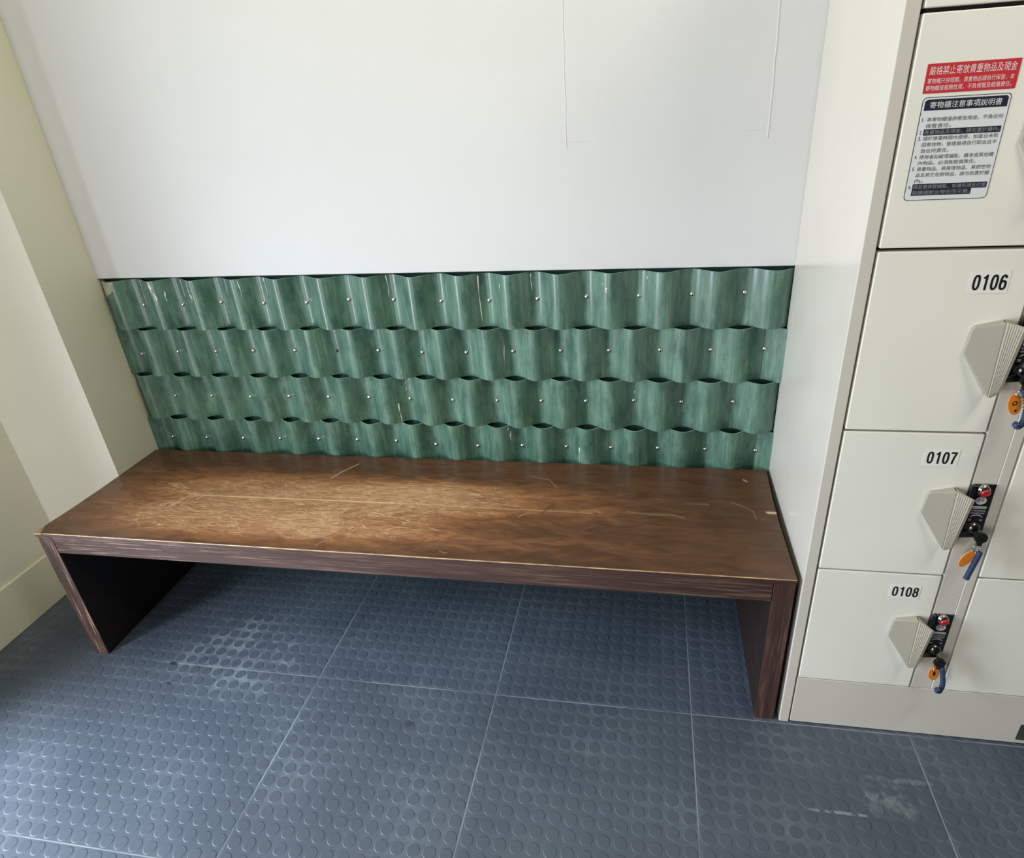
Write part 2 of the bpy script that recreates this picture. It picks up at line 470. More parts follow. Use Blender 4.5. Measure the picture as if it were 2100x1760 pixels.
mb.box(XL3-0.13, XL3+0.012, YJ2+0.05, YJ-0.05, ZD, ZD+0.05, 0, 0.003)
struct('door_1', mb, 'cream_baseboard')
mb = MB().prism([(XL3, -D1, 0), (XL3+0.012, -D1, 0), (XL3+0.012, YJ, 0), (XL3, YJ, 0)], (0, 0, 0.1639), 0, 0.0015)
mb.prism([(XL3+0.012, -D1, 0), (XW, -D1, 0), (XW, -D1-0.012, 0), (XL3+0.012, -D1-0.012, 0)], (0, 0, 0.1639), 0, 0.0015)
struct('baseboard_left', mb, 'cream_baseboard')

# ---------------------------------------------------------------- corrugated sheets
PITCH_C, AMP = 0.1305, 0.0175
YMID = 0.0120
ZR = [0.9880, 0.8425, 0.6965, 0.5500, 0.4040]
XA, XB = 0.0185, 1.9297
nails = [
 ([0.125,0.254,0.381,0.514,0.646,0.774,0.906,1.041,1.174,1.304,1.433,1.567,1.698,1.824], [0.911,0.911,0.917,0.913,0.913,0.92,0.919,0.914,0.914,0.917,0.921,0.922,0.925,0.928]),
 ([0.06,0.187,0.316,0.441,0.575,0.707,0.834,0.966,1.095,1.228,1.36,1.49,1.624,1.753,1.886], [0.757,0.765,0.767,0.769,0.77,0.769,0.771,0.767,0.767,0.771,0.773,0.774,0.776,0.777,0.781]),
 ([0.126,0.255,0.388,0.519,0.649,0.779,0.908,1.039,1.171,1.299,1.425,1.558,1.685,1.82], [0.617,0.619,0.618,0.622,0.622,0.623,0.622,0.62,0.621,0.622,0.624,0.628,0.626,0.63]),
 ([0.065,0.189,0.321,0.451,0.584,0.713,0.841,0.968,1.099,1.235,1.366,1.495,1.628,1.758,1.893], [0.469,0.469,0.471,0.474,0.476,0.477,0.477,0.471,0.47,0.475,0.476,0.477,0.48,0.481,0.483])]
seams = [(0.906, 1.824), (0.966, 1.886), (0.908, 1.820), (0.968, 1.893)]
drips = {  # row: x, z top, length, half-width
 0: [(0.140,0.985,0.070,0.0012),(0.193,0.985,0.030,0.005),(0.200,0.955,0.035,0.0035),(0.222,0.955,0.028,0.0018),(0.275,0.985,0.05,0.0014),(0.312,0.984,0.060,0.0016),(0.316,0.948,0.016,0.003),
     (0.425,0.985,0.040,0.0014),(0.470,0.985,0.045,0.0013),(0.535,0.986,0.050,0.0020),(0.663,0.926,0.010,0.0014),(1.150,0.982,0.125,0.0017),(1.210,0.966,0.022,0.0014),(1.290,0.984,0.045,0.0014),
     (1.485,0.952,0.012,0.0028),(1.475,0.962,0.006,0.0014),(0.895,0.986,0.06,0.0012),(1.585,0.975,0.010,0.0015)],
 1: [(1.212,0.862,0.016,0.0014),(1.205,0.790,0.05,0.0010)],
 2: [(0.876,0.613,0.062,0.0017),(0.913,0.69,0.05,0.0014),(1.160,0.695,0.02,0.0012),(0.900,0.675,0.03,0.0010),(1.560,0.659,0.012,0.0014)],
 3: [(1.200,0.545,0.012,0.0012),(1.205,0.530,0.028,0.0020),(1.405,0.487,0.050,0.0018)]}
# drips drawn on sheet 2 at the very top belong to the row below; keep them inside their own row
ROWN = ['top row, right under the white wall', 'second row from the top', 'third row from the top', 'bottom row, just above the bench seat']
PIECE = ['left-hand green corrugated sheet, %s', 'middle green corrugated sheet, %s', 'narrow green strip at the locker end of the %s']
for r in range(4):
    xs, zs = nails[r]
    ph = float(np.mean([x-i*PITCH_C for i, x in enumerate(xs)]))
    def ysurf(x): return YMID+AMP*math.cos(2*math.pi*(x-ph)/PITCH_C)
    z1, z0 = ZR[r]-0.0006, ZR[r+1]+0.0006
    ends = [XA, seams[r][0], seams[r][1], XB]
    for k in range(3):
        xa, xb = ends[k], ends[k+1]
        off = 0.0
        if k < 2: xb += 0.010
        if k > 0: xa -= 0.002; off = -0.0028*k
        nc = max(6, int((xb-xa)/0.0054))
        t = 0.0022
        v = []; f = []; mi = []
        for i in range(nc+1):
            x = xa+(xb-xa)*i/nc
            y = ysurf(x)+off
            sl = -AMP*2*math.pi/PITCH_C*math.sin(2*math.pi*(x-ph)/PITCH_C)
            nn = Vector((-sl, 1, 0)).normalized()*t
            wz = 0.0012*math.sin(x*31+r*2)
            for zz in (z0+wz*0.5, z1+wz*0.5):
                v.append((x, y, zz)); v.append((x+nn.x, y+nn.y, zz))
        o_ = len(v); v = v+v
        for i in range(nc):
            a = i*4; b = a+4
            f += [(a, b, b+2, a+2), (a+1, a+3, b+3, b+1), (a+o_, a+1+o_, b+1+o_, b+o_), (a+2+o_, b+2+o_, b+3+o_, a+3+o_)]; mi += [0, 0, 1, 1]
        f += [(o_, 2+o_, 3+o_, 1+o_), (nc*4+o_, nc*4+1+o_, nc*4+3+o_, nc*4+2+o_)]; mi += [1, 1]
        root = thing('corrugated_sheet', ((xa+xb)/2, YMID, z0), PIECE[k] % ROWN[r], 'wall sheet', 'green corrugated sheets on the back wall')
        mb = MB(); mb.add(v, f, 0, True); mb.m = mi; mb.sm = [q == 0 for q in mi]
        build('sheet', mb, ['green_sheet', 'cut_edge'], root)
        for x, z in zip(xs, zs):
            if not (ends[k]-0.004 <= x < ends[k+1]-0.004): continue
            c = (x, ysurf(x)+off+0.0005, z)
            if r == 1 and abs(x-0.707) < 0.01:
                build('nail_hole', MB().lathe((x, ysurf(x)+off-0.0004, z), (0, -1, 0), [(0.0050, 0), (0.0046, 0.0006)], 12), 'rust_hole', root, 'dark empty nail hole')
                continue
            build('nail', MB().dome(c, (0, -1, 0), 0.0066, 0.0050, 14, 0, 0.002), 'nail_steel', root)
        for x, zt, ln, w in drips[r]:
            if not (ends[k] <= x < ends[k+1]) or zt > z1+0.004: continue
            zt = min(zt, z1-0.001); ln = min(ln, zt-z0-0.001)
            vv = []; ff = []
            m_ = 8
            for i in range(m_+1):
                u = i/m_; ww = w*(0.75+0.35*math.sin(u*9+x*50))*(1-0.55*u)
                xx = x+0.001*math.sin(u*5+x*90)
                for dx, dy in ((-ww, 0.0), (0, -0.0009), (ww, 0.0)):
                    vv.append((xx+dx, ysurf(xx+dx)+off-0.0004+dy, zt-ln*u))
            for i in range(m_):
                a = i*3; ff += [(a, a+1, a+4, a+3), (a+1, a+2, a+5, a+4)]
            build('paint_drip', MB().add(vv, ff, 0, True), 'white_drip', root, 'white paint drip')
        if r == 0 and k == 0:
            vv, ff = [], []
            NX, NZ = 8, 9
            for i in range(NX+1):
                for j in range(NZ+1):
                    x = XA+0.001+0.055*i/NX; z = z1-0.001-0.052*j/NZ*(1-0.55*i/NX)+0.004*math.sin(i*2.1)*(j/NZ)
                    vv.append((x, ysurf(x)+off-0.0009-0.0006*math.sin(i*1.3+j), z))
            for i in range(NX):
                for j in range(NZ):
                    a = i*(NZ+1)+j; ff.append((a, a+1, a+NZ+2, a+NZ+1))
            build('plaster_smear', MB().add(vv, ff, 0, True), 'plaster_smear', root, 'beige plaster smear on the corner')

# ---------------------------------------------------------------- bench
L, D, H, TT, T = 1.9180, 0.4639, 0.4385, 0.0640, 0.0456
BY = -0.0075
bench = thing('bench', (L/2, -D/2, 0), 'long dark brown wooden bench below the green corrugated sheets', 'bench')
def left_x(y):  return np.interp(-y, [0.0075, 0.15, 0.24, 0.35, 0.40, D], [0.0182, 0.0168, 0.0145, 0.0085, 0.0035, -0.0020])
def right_x(y): return np.interp(-y, [0.0075, 0.10, 0.16, 0.24, 0.31, D], [1.9215, 1.9178, 1.9160, 1.9150, 1.9160, 1.9185])
NXB, NYB = 640, 150
yy = np.linspace(BY, -D, NYB+1)
lx = left_x(yy); rx = right_x(yy)
# the worn top: wear, scratches and stains stored per vertex
U = np.linspace(0, 1, NXB+1)
GX = lx[None, :]+(rx-lx)[None, :]*U[:, None]
GY = np.broadcast_to(yy[None, :], GX.shape)
def gau(cx, cy, sx, sy): return np.exp(-((GX-cx)/sx)**2-((GY-cy)/sy)**2)
wear = 0.16+0.72*np.exp(-((GX-0.62)/0.52)**4-((GY+0.285)/0.165)**4) + 0.35*np.exp(-((GX-1.25)/0.36)**4-((GY+0.22)/0.085)**4)
wear += 0.26*np.exp(-((GX-0.75)/0.55)**4-((GY+0.215)/0.065)**2)+0.20*gau(0.55, -0.33, 0.30, 0.07)-0.22*np.exp(-((GY+0.45)/0.04)**2)+0.22*gau(1.0, -0.19, 0.25, 0.05)-0.35*gau(0.90, -0.055, 0.9, 0.055)
wear += 0.20*np.exp(-((GX-0.9)/0.9)**4-((GY+0.40)/0.06)**2)-0.25*gau(1.75, -0.3, 0.28, 0.3)
patch = (((GX-0.735)/0.095)**2+((GY+0.362)/0.062)**2) < 1
wear += np.where(patch, 0.22, 0)+np.where((((GX-0.265)/0.05)**2+((GY+0.335)/0.045)**2) < 1, 0.18, 0)
scr = np.zeros_like(GX); drk = np.zeros_like(GX)
def stroke(pts, w, a, arr):
    for (xa, ya), (xb, yb) in zip(pts[:-1], pts[1:]):
        dx, dy = xb-xa, yb-ya
        t = np.clip(((GX-xa)*dx+(GY-ya)*dy)/(dx*dx+dy*dy), 0, 1)
        d = np.hypot(GX-xa-t*dx, GY-ya-t*dy)
        np.maximum(arr, a*np.clip(1.6-d/w, 0, 1), out=arr)
stroke([(0.332, -0.2545), (0.777, -0.250), (0.93, -0.249)], 0.0017, 0.9, scr)
stroke([(0.93, -0.249), (1.20, -0.250)], 0.0014, 0.5, scr)
stroke([(1.20, -0.250), (1.46, -0.2525)], 0.0014, 0.35, scr)
stroke([(0.735, -0.232), (0.87, -0.231)], 0.0014, 0.5, scr)
stroke([(0.695, -0.135), (0.712, -0.100), (0.744, -0.053)], 0.0016, 0.65, scr)
stroke([(0.290, -0.325), (0.325, -0.240)], 0.0016, 0.6, scr)
stroke([(0.36, -0.252), (0.352, -0.275)], 0.0016, 0.6, scr)
stroke([(1.812, -0.174), (1.845, -0.196), (1.861, -0.213), (1.863, -0.240)], 0.0022, 0.13, scr)
stroke([(1.28, -0.085), (1.33, -0.10), (1.355, -0.135)], 0.0025, 0.13, scr)
stroke([(1.70, -0.190), (1.755, -0.189)], 0.002, 0.13, scr)
stroke([(1.55, -0.238), (1.60, -0.245), (1.66, -0.243), (1.69, -0.252)], 0.003, 0.13, scr)
stroke([(1.43, -0.246), (1.47, -0.238), (1.485, -0.252)], 0.003, 0.13, scr)
stroke([(1.896, -0.214), (1.925, -0.2145)], 0.0042, 0.95, scr)
stroke([(1.855, -0.063), (1.862, -0.071)], 0.0022, 0.7, scr)
for i in range(46):
    cx, cy = random.gauss(0.55, 0.30), random.gauss(-0.31, 0.075)
    an = random.choice((0.35, 2.75, 1.2, 1.9))+random.uniform(-0.4, 0.4); ln = random.uniform(0.012, 0.06)
    bx, by = cx+ln*math.cos(an), cy+ln*math.sin(an)*0.6
    stroke([(cx, cy), ((cx+bx)/2+random.uniform(-.006, .006), (cy+by)/2+random.uniform(-.006, .006)), (bx, by)], 0.0011, random.uniform(0.20, 0.45), scr)
aa = np.linspace(-0.3, 1.9, 12)
stroke([(0.735+0.095*math.cos(a), -0.362+0.062*math.sin(a)) for a in -aa], 0.0012, 0.22, scr)
stroke([(1.335, -0.262), (1.358, -0.222)], 0.0042, 0.55, drk)
stroke([(0.815, -0.302), (0.845, -0.288)], 0.006, 0.5, drk)
stroke([(0.372, -0.228), (0.382, -0.222)], 0.005, 0.4, drk)
# seat: top sheet with the wear grid, thicker core between the legs
tvx = [(float(GX[i, j]), float(GY[i, j]), H) for i in range(NXB+1) for j in range(NYB+1)]
W_ = NYB+1
tf = [(i*W_+j, i*W_+j+1, (i+1)*W_+j+1, (i+1)*W_+j) for i in range(NXB) for j in range(NYB)]
mb = MB().add(tvx, tf, 0, False)
rim = [i*W_+NYB for i in range(NXB+1)]                      # front rim
def skirt(idx, dz0, dz1, mi, out):
    base = [mb.v[i] for i in idx]; n_ = len(idx)
    v = [(p[0]+out[0]*a, p[1]+out[1]*a, H-d) for p in base for a, d in ((0, dz0), (1, dz1))]
    mb.add(v, [(2*i, 2*i+1, 2*i+3, 2*i+2) for i in range(n_-1)], mi)
left = list(range(0, W_)); right = [NXB*W_+j for j in range(W_)]; back = [i*W_ for i in range(NXB+1)]
EB = 0.0022
skirt(rim, 0, EB, 1, (0, -0.0012)); 
base = [mb.v[i] for i in rim]
mb.add([(p[0], p[1]-0.0012, H-d) for p in base for d in (EB, 0.012)], [(2*i, 2*i+1, 2*i+3, 2*i+2) for i in range(NXB)], 2)
skirt(left, 0, 0.012, 3, (0, 0)); skirt(right, 0, 0.012, 3, (0, 0)); skirt(back, 0, 0.012, 1, (0, 0))
# underside of the top sheet
mb.add([(lx[0], BY, H-0.012), (rx[0], BY, H-0.012), (rx[-1], -D-0.0012, H-0.012), (lx[-1], -D-0.0012, H-0.012)], [(0, 1, 2, 3)], 3)
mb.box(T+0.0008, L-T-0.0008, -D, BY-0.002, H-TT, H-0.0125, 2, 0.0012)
seat = build('seat_board', mb, ['worn_brown_top', 'bare_edge', 'ply_edge', 'dark_board'], bench)
for nm, arr in (('wear', wear), ('scratch', scr), ('dark', drk)):
    at = seat.data.attributes.new(nm, 'FLOAT', 'POINT')
    a = np.zeros(len(seat.data.vertices), dtype=np.float32)
    a[:arr.size] = arr.reshape(-1)
    at.data.foreach_set('value', a)
def leg(x0, x1, nm, shift):
    mb = MB()
    mb.prism([(x0, -D, 0), (x1, -D, 0), (x1+shift[1], BY-0.002, 0), (x0+shift[0], BY-0.002, 0)], (0, 0, H-0.0125), 0, 0.0014)
    lg = build('leg', mb, ['ply_leg', 'leg_side_shade'], bench)
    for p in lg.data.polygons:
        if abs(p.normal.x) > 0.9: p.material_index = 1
    return lg
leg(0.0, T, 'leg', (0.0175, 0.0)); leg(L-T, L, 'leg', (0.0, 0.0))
# splintered pale corner at the left front
mb = MB()
mb.add([(-0.0030, -D-0.0016, H+0.0006), (0.020, -D-0.0016, H+0.0006), (0.012, -D+0.016, H+0.0008), (0.002, -D+0.030, H+0.0006), (-0.0030, -D-0.0016, H-0.006), (0.018, -D-0.0016, H-0.005), (-0.0005, -D+0.028, H-0.004)],
       [(0, 1, 2, 3), (0, 4, 5, 1), (0, 3, 6, 4)], 0)
build('splintered_corner', mb, 'bare_edge', bench, 'pale splintered corner of the seat')

# ---------------------------------------------------------------- locker cabinet
LX, LY = 1.9302, -0.4660
ZD_ = [0.1523, 0.4741, 0.8014, 1.1315, 1.4600, 1.7890]
GAP = [0.0012, 0.0018, 0.0020, 0.0028, 0.0030, 0.003]
XE = 2.520
cab = thing('locker_cabinet', ((LX+XE)/2, -0.23, 0), 'tall cream steel coin locker cabinet standing right of the bench', 'locker')
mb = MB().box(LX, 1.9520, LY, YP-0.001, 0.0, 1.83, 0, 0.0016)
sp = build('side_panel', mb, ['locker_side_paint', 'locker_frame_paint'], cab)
# front edge of the side panel carries the darker frame colour
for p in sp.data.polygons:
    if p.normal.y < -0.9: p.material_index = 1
build('carcass', MB().box(1.9521, XE-0.0215, LY+0.021, YP-0.001, 0.004, 1.80), 'locker_gap', cab)
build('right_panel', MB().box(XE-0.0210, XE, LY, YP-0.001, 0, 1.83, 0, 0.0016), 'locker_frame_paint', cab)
build('top_panel', MB().box(1.9525, XE-0.0215, LY, YP-0.001, 1.8015, 1.83, 0, 0.0016), 'locker_frame_paint', cab)
build('plinth', MB().box(1.9550, XE-0.0215, LY, LY+0.020, 0.0045, ZD_[0]-0.0006, 0, 0.0010), 'locker_frame_paint', cab)
build('plinth_slot', MB().prism(rrect(2.443, 2.490, 0.016, 0.066, 0.002, LY-0.0006, 2), (0, 0.0005, 0)), 'slot_dark', cab, 'dark slot in the plinth')
# post between the two columns of doors
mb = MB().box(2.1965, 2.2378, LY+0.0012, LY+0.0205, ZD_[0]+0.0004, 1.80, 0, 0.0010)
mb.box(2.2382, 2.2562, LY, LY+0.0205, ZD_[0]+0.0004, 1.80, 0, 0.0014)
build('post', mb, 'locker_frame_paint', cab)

def handle(door, zb, x0=2.122):
    dx = x0-2.122
    zo = zb-0.474
    P = lambda x, y, z: (x+dx, y, z+zo)
    y0 = LY-0.0004
    mb = MB()
    # shield-shaped face rising from the door towards its right side
    hgt = lambda x: 0.0045+0.0135*(x-2.119)/0.047
    out = [(2.1265, 0.6765), (2.1228, 0.6725), (2.1192, 0.6320), (2.1200, 0.6280), (2.1687, 0.5530), (2.1655, 0.6860)]
    top = [P(x, y0-hgt(x), z) for x, z in out]
    bot = [P(x, y0, z) for x, z in out]
    n_ = len(out)
    bm = bmesh.new()
    tv = [bm.verts.new(p) for p in top]; bv = [bm.verts.new(p) for p in bot]
    bm.faces.new(tv)
    for i in range(n_): bm.faces.new((tv[i], bv[i], bv[(i+1) % n_], tv[(i+1) % n_]))
    bmesh.ops.recalc_face_normals(bm, faces=bm.faces[:])
    ed = [e for e in bm.edges if all(v in tv for v in e.verts)]
    bmesh.ops.bevel(bm, geom=ed, offset=0.0014, segments=2, profile=0.5, affect='EDGES')
    mb.bm(bm, 0)
    # ribbed pull wing continuing outwards from the right edge of the face
    R1, R2 = Vector(P(2.1652, y0-0.0178, 0.6866)), Vector(P(2.1686, y0-0.0184, 0.5526))
    F1, F2 = R1+Vector((0.0150, -0.0265, 0.0)), R2+Vector((0.0045, -0.016, 0.0170))
    fn = Vector((-0.8, -0.6, 0))
    us = [0.0, 0.10]
    for i in range(6): us += [0.14+0.14*i, 0.17+0.14*i, 0.23+0.14*i, 0.26+0.14*i]
    us = us[:-1]+[1.0]
    v = []; f = []
    for i, u in enumerate(us):
        d = -0.0016 if (i > 1 and (i-2) % 4 in (1, 2) and i < len(us)-1) else 0.0
        v += [R1.lerp(F1, u)+fn*d, R2.lerp(F2, u)+fn*d]
    n_ = len(us)
    for i in range(n_-1): f.append((2*i, 2*i+2, 2*i+3, 2*i+1))
    o = len(v); tx = Vector((0.0055, 0.0010, 0))
    v += [Vector(P(2.1690, y0, 0.6866)), Vector(P(2.1725, y0, 0.5526)), F1+tx, F2+tx, R1+tx, R2+tx]
    f += [(2*n_-2, o+2, o+3, 2*n_-1), (o+2, o+4, o+5, o+3), (o+4, o, o+1, o+5)]
    f.append(tuple([2*i for i in range(n_)][::-1]+[o, o+4, o+2])); f.append(tuple([2*i+1 for i in range(n_)]+[o+3, o+5, o+1]))
    mb.add(v, f, 0)
    return build('handle', mb, 'handle_plastic', door, 'grey-beige plastic pull handle')

def digit(mb, ch, x, z, w, h, y, mi, t=0.0035):
    """one condensed sign-painter's numeral drawn as broad strokes"""
    def loop(cx, cz, a, b, e=2.6, n=28):
        r = []
        for k in range(n):
            an = 2*math.pi*k/n; c, s_ = math.cos(an), math.sin(an)
            r.append((cx+a*math.copysign(abs(c)**(2/e), c), cz+b*math.copysign(abs(s_)**(2/e), s_)))
        return r+[r[0]]
    cx, cz, a, b = x+w/2, z+h/2, (w-t)/2, (h-t)/2
    P_ = {'0': [loop(cx, cz, a, b)],
          '1': [[(cx+t*0.3, z), (cx+t*0.3, z+h)], [(cx+t*0.3, z+h-t*0.7), (cx-w*0.30, z+h-t*1.7)]],
          '6': [loop(cx, z+t/2+b*0.58, a, b*0.58), [(cx-a, z+t/2+b*0.6), (cx-a*0.98, cz+b*0.35), (cx-a*0.75, cz+b*0.8), (cx-a*0.2, cz+b), (cx+a*0.45, cz+b*0.96), (cx+a*0.92, cz+b*0.66)]],
          '7': [[(x, z+h-t/2), (x+w-t*0.2, z+h-t/2)], [(x+w-t*0.6, z+h-t/2), (cx+a*0.1, cz), (cx-a*0.35, z)]],
          '8': [loop(cx, z+t/2+b*0.52, a, b*0.52, 2.3), loop(cx, z+h-t/2-b*0.47, a*0.90, b*0.47, 2.3)]}[ch]
    kk = 0
    for path in P_:
        for (xa, za), (xb, zb_) in zip(path[:-1], path[1:]):
            d = Vector((xb-xa, zb_-za)); ln = d.length
            if ln < 1e-7: continue
            d /= ln; nx_, nz_ = -d.y*t/2, d.x*t/2
            ex, ez = (d.x*t*0.12, d.y*t*0.12) if len(path) > 3 else (0, 0)
            kk += 1; yk = y-0.000012*(kk % 7)
            mb.add([(xa-nx_-ex, yk, za-nz_-ez), (xb-nx_+ex, yk, zb_-nz_+ez), (xb+nx_+ex, yk, zb_+nz_+ez), (xa+nx_-ex, yk, za+nz_-ez)], [(0, 1, 2, 3)], mi)

def number(door, s, zb):
    y = LY-0.0009
    mb = MB()
    mb.prism(rrect(2.1015, 2.1600, zb+0.257, zb+0.2935, 0.002, LY-0.0006, 3), (0, 0.0004, 0), 0)
    for i, ch in enumerate(s): digit(mb, ch, 2.1068+0.0131*i, zb+0.2625, 0.0110, 0.0255, y, 1)
    return build('number_label', mb, ['sticker_clear', 'number_ink'], door)

def notices(door):
    y = LY-0.0006
    mb = MB()
    mb.prism(rrect(1.9750, 2.0960, 1.3560, 1.3940, 0.0008, y, 1), (0, 0.0004, 0), 0)
    yt = y-0.0003
    text(mb, '嚴格禁止寄放貴重物品及現金', 1.9790, 1.3795, 0.1130, 0.0112, yt, 1, 0.0)
    text(mb, '寄物櫃只供短期，貴重物品請自行保管，本', 1.9785, 1.3683, 0.1130, 0.0070, yt, 1, 0.0)
    text(mb, '寄物櫃是服務性質，不負保管及賠償責任。', 1.9780, 1.3592, 0.1120, 0.0070, yt, 1, 0.0)
    build('red_notice', mb, ['sticker_red', 'lettering_pale'], door, 'red warning sticker with pale lettering')
    mb = MB()
    x0, x1, z0, z1 = 1.9775, 2.0945, 1.2075, 1.3510
    mb.prism(rrect(x0, x1, z0, z1, 0.006, y), (0, 0.0004, 0), 1)
    mb.prism(rrect(x0+0.0009, x1-0.0009, z0+0.0009, z1-0.0009, 0.0053, y-0.0003), (0, 0.0002, 0), 0)
    y2, y3 = y-0.0005, y-0.0007
    # title bar with rounded upper corners
    bar = [(x0+0.0035, y2, 1.3335), (x1-0.0035, y2, 1.3335), (x1-0.0035, y2, 1.3455), (x1-0.0065, y2, 1.3480), (x0+0.0065, y2, 1.3480), (x0+0.0035, y2, 1.3455)]
    mb.add(bar, [tuple(range(6))], 1)
    text(mb, '寄物櫃注意事項說明書', 1.9885, 1.3362, 0.0950, 0.0090, y3, 0, 0.0)
    rows = [('1.', '本寄物櫃僅供寄放用途，不負任何', 1, 0), ('', '保管責任。', 0.34, 0),
            ('2.', '貴重物品及現金，請勿置於櫃內。', 1, 2),
            ('3.', '請於營業時間內使用，如當日未取', 1, 0), ('', '回寄放物，管理員得自行取出且不', 1, 0), ('', '負任何責任。', 0.38, 0),
            ('4.', '使用者如破壞鑰匙、櫃身或其他櫃', 1, 0), ('', '內物品，必須負賠償責任。', 0.78, 0),
            ('5.', '貴重物品、易腐壞物品、易燃性物', 1, 0), ('', '品及其它危險物品，請勿放置於櫃', 1, 0), ('', '內。', 0.12, 0),
            ('6.', '請妥善保管鑰匙，如遺失須支付更', 1, 2), ('', '換鎖頭新台幣伍佰元整。', 0.80, 2)]
    zt, dz = 1.3245, 0.00853
    xl, wl = 1.9880, 0.1015
    for i, (num, s, frac, inv) in enumerate(rows):
        zb = zt-dz*i-0.0062
        if num: text(mb, num, 1.9815, zb+0.0004, 0.0035, 0.0054, y2, 2, 0.010)
        w = wl*frac
        if inv:
            mb.add([(xl-0.0012, y2, zb-0.0013), (xl+w+0.0012, y2, zb-0.0013), (xl+w+0.0012, y2, zb+0.0071), (xl-0.0012, y2, zb+0.0071)], [(0, 1, 2, 3)], 1)
            text(mb, s, xl, zb, w, 0.0060, y3, 3, 0.0)
        else:
            text(mb, s, xl, zb, w, 0.0060, y3, 2, 0.0)
    build('rules_notice', mb, ['sticker_white', 'ink_navy', 'lettering_grey', 'label_grey'], door, 'white rules sticker with navy title bar')

def lock(zb):
    """lock on the post beside a door: plate, red coin dome, instruction strip, keyhole dome with arm"""
    zo = zb-0.474
    lk = build('lock', MB().box(2.1985, 2.2368, LY-0.0016, LY+0.0011, 0.5905+zo, 0.6955+zo, 0, 0.0008)
               .box(2.1935, 2.2010, LY-0.0075, LY-0.0005, 0.664+zo, 0.6945+zo, 0, 0.0010), 'dark_chrome', cab)
    y = LY-0.0017
    build('coin_dome', MB().lathe((2.2160, y, 0.6840+zo), (0, -1, 0), [(0.0125, 0), (0.0122, 0.003), (0.0105, 0.0065), (0.0070, 0.0088), (0.003, 0.0098), (0.0, 0.010)], 24), 'chrome', lk, 'chrome dome above the red button')
    build('red_button', MB().lathe((2.2182, y-0.0078, 0.6800+zo), (0.22, -0.92, -0.25), [(0.0092, -0.005), (0.0092, 0.0012), (0.0082, 0.0024), (0.0, 0.003)], 20), 'red_button', lk, 'red button')
    mb = MB()
    mb.prism([(2.2005, y, 0.6725+zo), (2.2352, y, 0.6725+zo), (2.2352, y, 0.6115+zo), (2.2005, y, 0.6115+zo)], (0, -0.0006, 0), 0)
    y1, y2 = y-0.0008, y-0.0010
    circ = [(2.2180+0.0098*math.cos(a), y1, 0.6600+zo+0.0088*math.sin(a)) for a in np.linspace(0, 2*math.pi, 20, endpoint=False)]
    mb.add(circ, [tuple(range(20))], 1)
    for dx, w, dz, h in ((-0.0055, 0.0042, -0.001, 0.0042), (0.0012, 0.0044, -0.0012, 0.0040), (-0.0045, 0.0030, 0.0040, 0.0016), (0.0010, 0.0034, 0.0040, 0.0016)):
        mb.add([(2.2180+dx, y2, 0.660+zo+dz), (2.2180+dx+w, y2, 0.660+zo+dz), (2.2180+dx+w, y2, 0.660+zo+dz+h), (2.2180+dx, y2, 0.660+zo+dz+h)], [(0, 1, 2, 3)], 2)
    def q(x0, x1, z, h, mi, yy_): mb.add([(x0, yy_, z+zo), (x1, yy_, z+zo), (x1, yy_, z+h+zo), (x0, yy_, z+h+zo)], [(0, 1, 2, 3)], mi)
    q(2.2070, 2.2310, 0.6418, 0.0056, 1, y1)
    for i in range(6): q(2.2085+i*0.0036, 2.2110+i*0.0036, 0.6430, 0.0030, 2, y2)
    for zz in (0.6355, 0.6300):
        for i in range(8): q(2.2065+i*0.0031, 2.2090+i*0.0031, zz, 0.0034, 2, y1)
    arc = [(2.2185+0.0125*math.cos(a), 0.6170+0.0095*math.sin(a)) for a in np.linspace(0.55, math.pi-0.55, 12)]
    vv = [(x, y1, z+zo+d) for x, z in arc for d in (0, 0.0016)]
    mb.add(vv, [(2*i, 2*i+1, 2*i+3, 2*i+2) for i in range(11)], 1)
    for xx in (2.2058, 2.2250): q(xx, xx+0.0050, 0.6138, 0.0040, 2, y1); q(xx+0.0010, xx+0.0022, 0.6148, 0.002, 0, y2)
    build('instruction_label', mb, ['label_black', 'label_white', 'label_grey'], lk, 'black instruction strip with white marks')
    mb = MB()
    mb.dome((2.2175, y, 0.5990+zo), (0, -1, 0), 0.0138, 0.0125, 24, 0)
    arm = [(2.1905, 0.5835), (2.2010, 0.5900), (2.2110, 0.5990), (2.2240, 0.5955), (2.2250, 0.5800), (2.1905, 0.5770)]
    mb.prism([(x, LY-0.0002, z+zo) for x, z in arm], (0, -0.0095, 0), 0, 0.0014)
    build('keyhole_dome', mb, 'dark_chrome', lk, 'dark chrome keyhole dome with side arm')
    return lk

doors = {}
LABD = {0: 'door marked 0108', 1: 'door marked 0107', 2: 'door marked 0106', 3: 'door with red and white notices', 4: 'uppermost door of the near column'}
for col, (xa, xb) in enumerate(((1.9562, 2.1930), (2.2597, XE-0.0220))):
    for r in range(5):
        d = build('door', MB().box(xa, xb, LY, LY+0.019, ZD_[r]+GAP[r], ZD_[r+1]-GAP[r+1], 0, 0.0018), 'locker_door_paint', cab, LABD[r] if col == 0 else None)
        handle(d, ZD_[r], 2.122+col*0.305)
        if col == 0:
            if r < 3: number(d, '0%d' % (108-r), ZD_[r])
            elif r == 3: notices(d)
            lock(ZD_[r])

